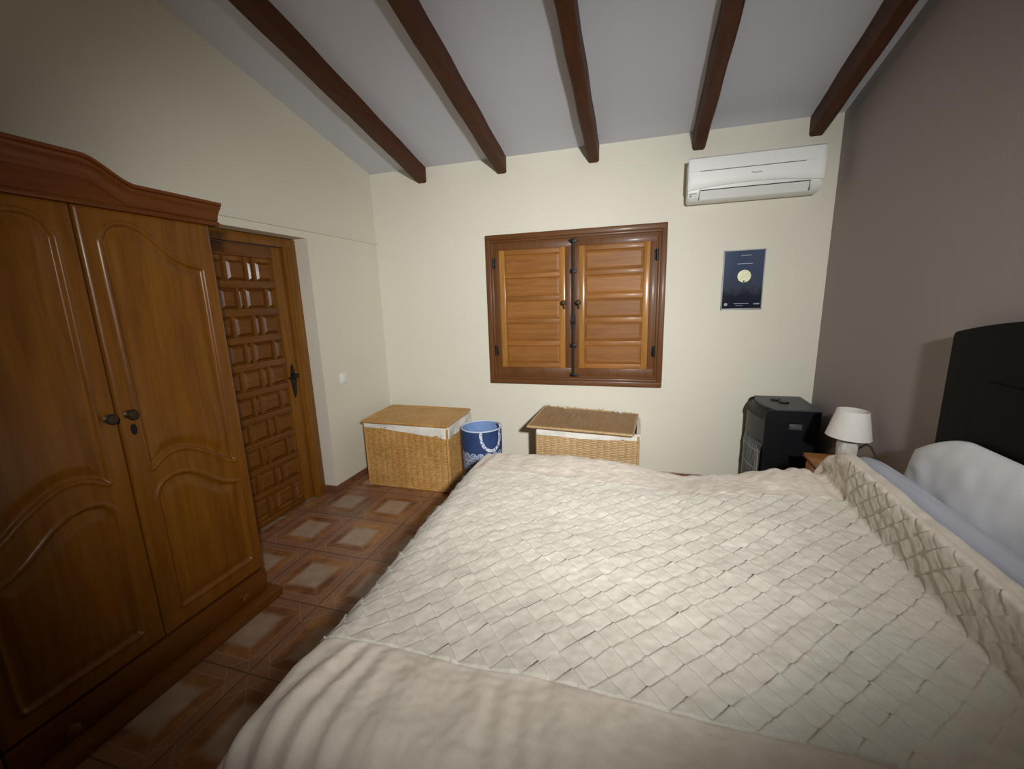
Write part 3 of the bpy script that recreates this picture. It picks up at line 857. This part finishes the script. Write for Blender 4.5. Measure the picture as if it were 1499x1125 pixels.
# ------------------------------------------------------------------ poster
PO = empty('framed_poster', (3.158, 0, 1.656), 'small framed navy poster with a pale yellow moon on the cream wall', 'picture')
px0, px1, pz0, pz1 = 3.017, 3.299, 1.436, 1.876
b = B()
b.box((px0, -.016, pz0), (px1, 0, pz0 + .009), .002); b.box((px0, -.016, pz1 - .007), (px1, 0, pz1), .002)
b.box((px0, -.016, pz0), (px0 + .008, 0, pz1), .002); b.box((px1 - .007, -.016, pz0), (px1, 0, pz1), .002)
b.out('frame', M['alu'], PO, True)
PR = B().box((px0 + .006, -.010, pz0 + .006), (px1 - .006, -.001, pz1 - .006)).out('print', M['poster'], PO)
def disc(cx, cz, r, y, n=40): return [(cx + r * math.cos(2 * PI * k / n), cz + r * math.sin(2 * PI * k / n)) for k in range(n)]
b = B(); b.prism(disc(3.166, 1.684, .046, 0), lambda p, d: (p[0], d, p[1]), -.0108, -.0100)
b.out('moon', M['moon'], PR)
b = B(); b.prism(disc(3.166, 1.647, .006, 0, 16), lambda p, d: (p[0], d, p[1]), -.0116, -.0106)
b.box((3.1645, -.0114, 1.60), (3.1675, -.0106, 1.645)); b.out('figure', M['dark'], PR)
for (xa, xb, z_, hh) in ((3.135, 3.205, 1.836, .004), (3.112, 3.218, 1.775, .0045), (3.108, 3.210, 1.481, .005), (3.12, 3.17, 1.466, .003), (3.243, 3.283, 1.478, .010)):
    b = B(); b.box((xa, -.0108, z_ - hh / 2), (xb, -.0100, z_ + hh / 2)); b.out('print_line', M['paper_w'], PR)
b = B(); b.prism(disc(3.052, 1.476, .012, 0, 20), lambda p, d: (p[0], d, p[1]), -.0108, -.0100); b.out('emblem', M['paper_w'], PR)

# ------------------------------------------------------------------ gas heater
HT = empty('gas_heater', (3.40, -.23, 0), 'black portable gas heater with curved grille front in the corner', 'heater')
hy0, hy1 = -.44, -.02
def front(y):                                      # bowed front
    t = (y - hy0) / (hy1 - hy0); return 3.284 - .045 * math.sin(PI * min(max(t, 0), 1)) ** .7 - .022 * t
b = B(); rings = []
for y in np.linspace(hy0 + .012, hy1 - .012, 15):
    f_ = front(y)
    pr = [(3.612, .03), (3.612, .755), (f_ + .075, .755)] + [(f_ + .075 - .072 * math.sin(t), .685 + .070 * math.cos(t)) for t in np.linspace(.25, PI / 2, 6)] + [(f_ + .003, .52), (f_ + .028, .51), (f_ + .030, .09), (f_ + .004, .08), (f_ + .012, .03)]
    rings.append([b.bm.verts.new((x, y, z)) for x, z in pr])
n = len(rings[0])
for p, q in zip(rings, rings[1:]):
    for k in range(n): b.bm.faces.new((p[k], p[(k + 1) % n], q[(k + 1) % n], q[k]))
b.bm.faces.new(rings[0]); b.bm.faces.new(rings[-1][::-1])
b.out('body', M['heater_f'], HT, True)
for ya_, yb_ in ((hy0, hy0 + .016), (hy1 - .016, hy1)):
    f_ = front(ya_ if ya_ < -.3 else yb_) - .002
    b = B(); o2 = [(3.615, .028), (3.615, .757), (3.608, .764), (f_ + .045, .764)] + [(f_ + .045 - .045 * math.sin(t), .719 + .045 * math.cos(t)) for t in np.linspace(.2, PI / 2, 7)] + [(f_, .06), (f_ + .015, .028)]
    b.prism(o2, lambda p, d: (p[0], d, p[1]), ya_, yb_)
    bmesh.ops.bevel(b.bm, geom=[e for e in b.bm.edges if any(len(f.verts) > 4 for f in e.link_faces)], offset=.005, segments=2, affect='EDGES')
    b.out('side_panel', M['heater'], HT, True)
b = B(); b.prism([(3.616, hy0 - .001), (3.616, hy1 + .001), (front(hy1) + .05, hy1 + .001)] + [(front(y) + .05, y) for y in np.linspace(hy1, hy0, 9)] + [(front(hy0) + .05, hy0 - .001)], lambda p, d: (p[0], p[1], d), .757, .770)
bmesh.ops.bevel(b.bm, geom=[e for e in b.bm.edges if any(len(f.verts) > 4 for f in e.link_faces)], offset=.004, segments=2, affect='EDGES')
TP = b.out('top', M['heater_top'], HT, True)
for kx, ky, kr in ((3.408, -.17, .034), (3.440, -.245, .036)):
    b = B(); b.lathe([(kr - .004, 0), (kr, .004), (kr - .004, .012), (0, .013)], (kx, ky, .770), 24); b.out('control_knob', M['heater'], TP, True)
for t in np.linspace(.15, 1.45, 7):
    b = B(); b.tube([(front(y) + .075 - .076 * math.sin(t), y, .685 + .074 * math.cos(t)) for y in np.linspace(hy0 + .02, hy1 - .02, 12)], .0035, 6)
    b.out('louver', M['heater'], HT, True)
for y_ in np.linspace(hy0 + .028, hy1 - .028, 22):
    f_ = front(y_); b = B(); b.tube([(f_ + .014, y_, .505), (f_ + .004, y_, .49), (f_ + .001, y_, .40), (f_ + .001, y_, .20), (f_ + .004, y_, .11), (f_ + .014, y_, .095)], .0022, 5)
    b.out('grille_wire', M['wire'], HT, True)
for z_ in (.16, .30, .44):
    b = B(); b.tube([(front(y) - .001, y, z_) for y in np.linspace(hy0 + .02, hy1 - .02, 12)], .0028, 6); b.out('grille_wire', M['wire'], HT, True)
b = B(); b.box((front(hy0 + .1) + .016, hy0 + .03, .20), (front(hy0 + .1) + .019, hy0 + .13, .46)); b.out('burner_plate', M['hlabel'], HT)
b = B(); b.box((3.428, hy0 - .0015, .628), (3.508, hy0 + .002, .668), .006); b.tube([(3.437, hy0 - .004, .655), (3.452, hy0 - .010, .644), (3.480, hy0 - .010, .640), (3.500, hy0 - .004, .648)], .0055, 8)
b.out('side_handle', M['heater_top'], HT, True)
for x in (3.32, 3.57):
    for y_ in (hy0 + .05, hy1 - .05):
        b = B(); b.cyl((x, y_ - .012, .018), (0, 1, 0), .018, .024, 14); b.out('caster', M['dark'], HT, True)

# ------------------------------------------------------------------ nightstand and lamp
NS = empty('nightstand', (3.545, -1.0, 0), 'small orange-brown wooden nightstand between the gas heater and the bed', 'nightstand')
b = B(); b.box((3.405, -1.20, .570), (3.685, -.80, .595), .006); b.out('top', M['night'], NS, True)
b = B(); b.box((3.425, -1.18, .10), (3.68, -.82, .570), .004); b.out('body', M['night'], NS, True)
for za, zb in ((.36, .555), (.13, .345)):
    b = B(); b.box((3.412, -1.165, za), (3.426, -.835, zb), .005); dd = b.out('drawer', M['night'], NS, True)
    k = B(); k.ball((3.402, -1.0, (za + zb) / 2), .014); k.out('knob', M['brass'], dd, True)
for x in (3.44, 3.665):
    for y_ in (-1.165, -.835):
        b = B(); b.box((x - .016, y_ - .016, 0), (x + .016, y_ + .016, .10), .003); b.out('leg', M['night'], NS, True)

LP = empty('table_lamp', (3.56, -.955, .595), 'small lamp with white cone shade and whitewashed square base on the nightstand', 'lamp')
b = B(); b.lathe([(.040, 0), (.046, .004), (.046, .012), (.040, .022), (.042, .06), (.043, .112), (.038, .130), (.020, .136), (.018, .150), (.012, .152), (.012, .165)], (3.56, -.955, .595), 48, 5)
b.out('base', M['ceramic'], LP, True)
for lo, hi in (((3.541, -.9995, .627), (3.579, -.9955, .697)), ((3.516, -.974, .627), (3.520, -.936, .697))):
    b = B(); b.box(lo, hi, .0015); b.out('carved_panel', M['ceramic'], LP, True)
b = B()
sh_o = [(.107, .757), (.106, .760), (.0745, .908), (.0735, .910)]
b.lathe([(r, z) for r, z in sh_o] + [(.0715, .909), (.103, .759), (.105, .757), (.107, .757)], (3.56, -.955, 0), 56)
bmesh.ops.delete(b.bm, geom=[f for f in b.bm.faces if len(f.verts) > 4], context='FACES')
bmesh.ops.remove_doubles(b.bm, verts=b.bm.verts[:], dist=1e-5)
Ro = Matrix.Rotation(math.radians(3), 3, 'Y')
for v in b.bm.verts: v.co = Ro @ (v.co - Vector((3.56, -.955, .76))) + Vector((3.56, -.955, .76))
b.out('lamp_shade', M['shade'], LP, True)
b = B()
b.lathe([(.016, .755), (.016, .79), (.011, .80)], (3.56, -.955, 0), 16)
for k in range(3):
    a = 2 * PI * k / 3; b.tube([(3.56, -.955, .80), (3.56 + .078 * math.cos(a), -.955 + .078 * math.sin(a), .862)], .0018, 6)
b.out('holder', M['ac2'], LP, True)
b = B(); b.tube([(3.590, -.955, .690), (3.606, -.965, .688), (3.616, -.985, .712), (3.620, -1.02, .738), (3.622, -1.06, .738), (3.626, -1.10, .712), (3.636, -1.125, .66), (3.66, -1.135, .604)], .0055, 8)
b.out('cord', M['cord'], LP, True)

# ------------------------------------------------------------------ bed
BD = empty('bed', (2.6, -2.2, 0), 'double bed with a tall black upholstered headboard against the taupe wall', 'bed')
b = B(); b.box((1.72, -2.88, .10), (3.60, -1.52, .32), .02); b.out('bed_base', M['base'], BD, True)
b = B(); b.box((1.70, -2.90, .325), (3.62, -1.50, .585), .05, 4); b.out('mattress', M['sheet'], BD, True)
for x in (1.80, 3.52):
    for y_ in (-2.82, -1.58):
        b = B(); b.cyl((x, y_, 0), (0, 0, 1), .025, .11, 14); b.out('leg', M['base'], BD, True)
ys = np.linspace(-1.512, -2.888, 60); c0 = -2.2
def hz(y): t = abs(y - c0) / .688; return 1.385 + .085 * (1 - t ** 2.2)
b = B(); b.prism([(y, hz(y)) for y in ys] + [(-2.888, .0), (-1.512, .0)], lambda p, d: (d, p[0], p[1]), 3.630, 3.694)
bmesh.ops.bevel(b.bm, geom=[e for e in b.bm.edges if any(len(f.verts) > 4 for f in e.link_faces)], offset=.008, segments=2, affect='EDGES')
HBD = b.out('headboard', M['head'], BD, True)
b = B(); b.prism([(-1.695, 1.20), (-1.74, 1.232), (-2.66, 1.232), (-2.705, 1.20), (-2.705, .70), (-1.695, .70)], lambda p, d: (d, p[0], p[1]), 3.623, 3.632)
bmesh.ops.bevel(b.bm, geom=[e for e in b.bm.edges if any(len(f.verts) > 4 for f in e.link_faces)], offset=.004, segments=2, affect='EDGES')
b.out('headboard_pad', M['head'], HBD, True)

# ---- bedspread
def bedspread():
    RX, RYR = .15, .13
    xo, yo_f, yo_n = 1.485, -1.285, -3.13             # outer faces: foot, far side, near side
    xh = 3.350                                        # hem at the head
    # parameter grids (arc length)
    qx = RX * PI / 2; qy = RYR * PI / 2
    drop = .34
    flat = xh - (xo + RX)
    # slope arc length at the head
    xx = np.linspace(xo + RX, xh, 4000)
    cp = chaikin([(xo + RX, 0), (2.6, 0), (3.16, 0), (3.262, -.004), (3.288, -.003), (3.300, .012), (3.301, .045), (3.301, .11), (3.301, .170), (3.302, .198), (3.308, .205), (3.320, .205), (xh, .205)], 3)
    xx = np.concatenate([np.linspace(p[0], q[0], 40, endpoint=False) for p, q in zip(cp, cp[1:])] + [[xh]])
    zr = np.concatenate([np.linspace(p[1], q[1], 40, endpoint=False) for p, q in zip(cp, cp[1:])] + [[.205]])
    al = np.concatenate([[0], np.cumsum(np.hypot(np.diff(xx), np.diff(zr)))])
    sL = al[-1]
    hemroll = .040
    ds = .0048
    ds = .0028
    s = np.concatenate([np.arange(-(drop + qx), -.17, .011), np.arange(-.17, sL, ds)]); s[-1] = sL
    s = np.concatenate([s, sL + np.array([.004, .009, .014, .020, .026, .034])])
    ytop = (yo_f - RYR) - (yo_n + RYR)
    t = np.concatenate([np.arange(-(drop + qy), -.12, .011), np.arange(-.12, ytop + .03, ds), np.arange(ytop + .03, ytop + qy + drop, .011)])
    S, T = np.meshgrid(s, t, indexing='ij')
    def edge(sv, R):                                   # distance before flat -> (inward offset, down)
        a = np.clip(-sv / R, 0, PI / 2); ex = np.clip(-sv - R * PI / 2, 0, None)
        off = np.where(sv < 0, R - R * np.sin(a), R)   # offset from outer face
        return off, np.where(sv < 0, R - R * np.cos(a) + ex, 0)
    ox, dx = edge(S, RX)
    sc = np.clip(S, 0, sL)
    X = np.where(S < 0, xo + ox, np.interp(sc, al, xx))
    of, df = edge(T, RYR); on_, dn = edge(ytop - T, RYR)
    half = ytop / 2
    Y = np.where(T < half, np.where(T < 0, yo_f - of, yo_f - RYR - T), np.where(T > ytop, yo_n + on_, yo_f - RYR - T))
    dy = df + dn
    D = (dx ** 3 + dy ** 3) ** (1 / 3)
    # plump top with slow undulation
    ex = np.clip((X - 1.6) / 1.7, 0, 1)
    ztop = .648 + .012 * np.sin(X * 4.1 + 1.2) * np.sin(Y * 3.3 + .6)
    farw = np.exp(-((Y + 1.35) / .28) ** 2)
    ztop = ztop + farw * np.interp(X, [1.4, 1.7, 2.1, 2.42, 2.67, 2.9, 3.05, 3.18, 3.26, 3.4], [-.02, .008, .038, .018, -.02, .005, .040, .055, .030, .0])
    ztop = ztop + .012 * noise2(S.shape, (9, 9), 3)
    side = smooth01((-1.30 - Y) / .26) * smooth01((Y + 3.25) / .25)
    rise = np.where(S < 0, 0, np.interp(sc, al, zr)) * .91 * (.38 + .62 * side) * (.93 + .07 * smooth01((-1.6 - Y) / .8))
    fill = .03 * smooth01((X - 2.75) / .4) * side
    Z = ztop + rise - D
    # skew of the foot edge and hang flare
    X = X + np.where(S < .3, (.3 - np.clip(S, -.5, .3)) / .8, 0) * .075 * (np.clip((-Y - 1.4) / 1.7, 0, 1) - .25)
    flare = np.clip((D - .1) / .4, 0, 1)
    X = X - .03 * flare * (dx > dy) + .012 * flare * np.sin(Y * 19) * (dx > 0)
    Y = Y + np.where(T < half, 1, -1) * (.02 * flare + .012 * flare * np.sin(X * 17)) * (dy > 0)
    # normals of base surface
    P = np.stack([X, Y, Z], -1)
    def normals(P):
        du = np.gradient(P, axis=0); dv = np.gradient(P, axis=1)
        n = np.cross(dv, du); n /= np.linalg.norm(n, axis=-1, keepdims=True) + 1e-9
        return np.where(n[..., 2:3].mean() < 0, -n, n)
    n = normals(P)
    # weave: diagonal strips passing over and under each other
    c = .0615
    wob = .008 * noise2(S.shape, (14, 14), 21), .008 * noise2(S.shape, (14, 14), 22)
    sw, tw = S + wob[0], T + wob[1]
    u = (sw + tw) / math.sqrt(2) / c; v = (sw - tw) / math.sqrt(2) / c
    ui, vi = np.floor(u), np.floor(v); fu, fv = u - ui, v - vi
    par = (ui + vi) % 2
    al_, ac = np.where(par == 0, fu, fv), np.where(par == 0, fv, fu)   # along / across the strip on top
    end = np.minimum(al_, 1 - al_); side_ = np.minimum(ac, 1 - ac)
    cr = np.random.default_rng(8)
    ui0, vi0 = int(ui.min()), int(vi.min())
    shp = (int(ui.max()) - ui0 + 1, int(vi.max()) - vi0 + 1)
    iu, iv = (ui - ui0).astype(int), (vi - vi0).astype(int)
    ta, tb = cr.uniform(.5, 1.4, shp)[iu, iv], cr.uniform(.5, 1.4, shp)[iu, iv]
    # each square overlaps the ones behind it and dives under the ones in front
    puff = (np.sin(PI * fu) * np.sin(PI * fv)) ** .5
    sv, su = np.where(par == 0, 1.0, .62), np.where(par == 0, .62, 1.0)
    hgt = .0058 * (1.25 * sv * tb * fv ** 1.5 + .85 * su * ta * (1 - fu) ** 1.5) + .0016 * puff
    hgt *= 1 - .30 * smooth01((S - (sL - .30)) / .05)
    # small holes where four strips meet
    cu, cv = np.abs(fu - np.round(fu)), np.abs(fv - np.round(fv))
    bo = .212; b2 = ytop - .195                        # plain borders along both sides
    wav = .010 * noise2(S.shape, (16, 2), 31)
    inw = (T + wav > bo) & (T + wav < b2) & (S < sL - .036)
    dist_seam = np.minimum(np.abs(T + wav - bo), np.abs(T + wav - b2))
    # border gathers: ripples square to the seam
    ph = S * 2 * PI / .095 + 5.0 * noise2(S.shape, (16, 5), 41)
    ed = smooth01(dist_seam / .10)
    rip = .0085 * np.sin(ph) * np.clip(.55 + .7 * noise2(S.shape, (9, 5), 43), 0, 1.2) * (.45 + .55 * ed) + .0045 * noise2(S.shape, (44, 22), 44)
    # deeper crumples on the far border by the head
    rip = rip * np.where(T < half, .55, 1)
    crum = smooth01((S - .9) / .6) * (T < bo + .1)
    rip = rip + crum * (.0055 * noise2(S.shape, (44, 14), 45) + .004 * noise2(S.shape, (60, 50), 46))
    bor = rip * smooth01(dist_seam / .02) + .0025 - .0025 * np.exp(-(dist_seam / .004) ** 2) * (S < sL - .2)
    hh = np.where(inw, hgt, bor)
    hh = hh + .0022 * noise2(S.shape, (60, 60), 51) + .0013 * noise2(S.shape, (170, 170), 52)
    # crumples along the fold at the pillow
    hh = hh + .005 * np.exp(-((X - 3.24) / .06) ** 2) * noise2(S.shape, (30, 30), 61)
    # hem: seam groove then a rolled edge
    hq = S - (sL - .034)
    hh = np.where(hq > 0, .0095 * np.sqrt(np.clip(1 - ((hq - .020) / .021) ** 2, 0, 1)) + .003 * noise2(S.shape, (10, 60), 71), hh)
    hh = np.where(np.abs(hq) < .004, -.003, hh)
    P = P + hh[..., None] * n
    # curl the hem under
    over = S > sL
    k = np.clip((S - sL) / .034, 0, 1)
    base = P[np.searchsorted(s, sL)][None]
    curl = np.stack([.012 * np.sin(k * PI * .8), 0 * k, -.030 * k ** 1.3], -1)
    P = np.where(over[..., None], base + curl, P)
    P[..., 2] = np.maximum(P[..., 2], .20)
    return P, inw
P, inw = bedspread()
me = grid_mesh('bedspread', P[..., 0], P[..., 1], P[..., 2])
BS = link('bedspread', me, [M['border'], M['spread']], None, True, at=(2.4, -2.2, .62))
q = inw[:-1, :-1].ravel()
me.polygons.foreach_set('material_index', q.astype(np.int32))
if me.polygons[len(me.polygons) // 2].normal.z < 0: me.flip_normals()
tag(BS, 'cream basket-weave quilted bedspread with plain borders draped over the bed', 'bedspread')

# ---- pillows
def pillow(name, label, c, L, Hh, T, lean, mat, seed, taper=.0, n=80, group=None, pu=3.2, wr_=1.0):
    u, v = np.meshgrid(np.linspace(-1, 1, n), np.linspace(-1, 1, n), indexing='ij')
    th = T * (np.clip(1 - np.abs(u) ** pu, 0, 1) * np.clip(1 - np.abs(v) ** 2.6, 0, 1)) ** .55
    au = np.clip((np.abs(u) - .30) / .70, 0, 1)
    up = v > 0
    sx = Hh * v * np.where(up, 1 - taper * au ** 1.7, 1) * (1 - .05 * (1 - v ** 2))
    sy = L * u
    env = (1 - u ** 6) * (1 - v ** 4)
    wr = wr_ * (.007 * noise2(u.shape, (9, 6), seed) + .005 * noise2(u.shape, (20, 9), seed + 1)
                + .006 * np.abs(u) ** 2 * np.sin(v * 13 + 3 * noise2(u.shape, (6, 4), seed + 2)))
    ca, sa = math.cos(lean), math.sin(lean)
    ms = []
    for sg in (1, -1):
        w = sg * th + wr * env
        X = c[0] + sx * ca - w * sa; Z = c[2] + sx * sa + w * ca; Y = c[1] - sy
        ms.append(grid_mesh('p', X, Y, Z, flip=(sg < 0)))
    bm = bmesh.new()
    for m_ in ms: bm.from_mesh(m_); bpy.data.meshes.remove(m_)
    bmesh.ops.remove_doubles(bm, verts=bm.verts[:], dist=.0006)
    bmesh.ops.recalc_face_normals(bm, faces=bm.faces[:])
    me = bpy.data.meshes.new(name); bm.to_mesh(me); bm.free()
    o = link(name, me, mat, None, True, at=c)
    tag(o, label, 'pillow', group); return o
G = 'pillows at the headboard'
pillow('pillow', 'long grey-blue pillow lying under the bedspread hem', (3.430, -2.16, .738), .80, .064, .096, math.radians(4), M['pillow_g'], 5, .0, 100, G, 8, .5)
pillow('pillow', 'white pillow leaning on the headboard beside the table lamp', (3.5615, -1.91, .805), .405, .205, .040, math.radians(80), M['pillow_w'], 15, .62, 80, G, 2.6, .55)
pillow('pillow', 'white pillow leaning on the headboard end away from the lamp', (3.5615, -2.645, .805), .32, .205, .040, math.radians(80), M['pillow_w'], 25, .6, 80, G, 2.4, .55)


# ------------------------------------------------------------------ light
def spot(name, loc, target, power, size, blend, radius, col):
    l = bpy.data.lights.new(name, 'SPOT'); l.energy = power; l.spot_size = math.radians(size); l.spot_blend = blend
    l.shadow_soft_size = radius; l.color = col
    o = bpy.data.objects.new(name, l); COL.objects.link(o); o.location = loc
    o.rotation_euler = (Vector(target) - Vector(loc)).to_track_quat('-Z', 'Y').to_euler()
    return o
LPOS = (3.047, -4.218, 2.05)  # unseen source behind the camera, well below the ceiling, placed from cast shadows
spot('vignette_spot', LPOS, (2.271, 0, 1.247), 362, 2 * 36.32, 1.0, .07, (1, .995, .985))  # added cone, its soft falloff imitates lens vignetting
spot('vignette_spot', LPOS, (.011, 1.098, .64), 356, 2 * 36.69, 1.0, .07, (1, .995, .985))  # second cone added at the same point to widen that vignette falloff
w = bpy.data.worlds.new('room_air'); SC.world = w; w.use_nodes = True
w.node_tree.nodes['Background'].inputs[0].default_value = (.9, .95, 1, 1)
w.node_tree.nodes['Background'].inputs[1].default_value = .05

# ------------------------------------------------------------------ camera
cam = bpy.data.cameras.new('camera'); co = bpy.data.objects.new('camera', cam); COL.objects.link(co)
f, yaw, pit, rol = 616.3452, -.2956, -.2018, -.0308
fw = Vector((math.sin(yaw) * math.cos(pit), math.cos(yaw) * math.cos(pit), math.sin(pit)))
r = Vector((math.cos(yaw), -math.sin(yaw), 0)); u = r.cross(fw)
r2 = math.cos(rol) * r + math.sin(rol) * u; u2 = -math.sin(rol) * r + math.cos(rol) * u
R3 = Matrix((r2, u2, -fw)).transposed()
co.matrix_world = Matrix.Translation((2.418, -3.6505, 1.5735)) @ R3.to_4x4()
cam.sensor_fit = 'HORIZONTAL'; cam.sensor_width = 36; cam.lens = 36 * f / 1499
cam.clip_start = .05
SC.camera = co
SC.view_settings.view_transform = 'Standard'; SC.view_settings.look = 'None'
SC.view_settings.gamma = 1; SC.view_settings.exposure = 0
SC.view_settings.use_curve_mapping = False
SC.cycles.max_bounces = 8
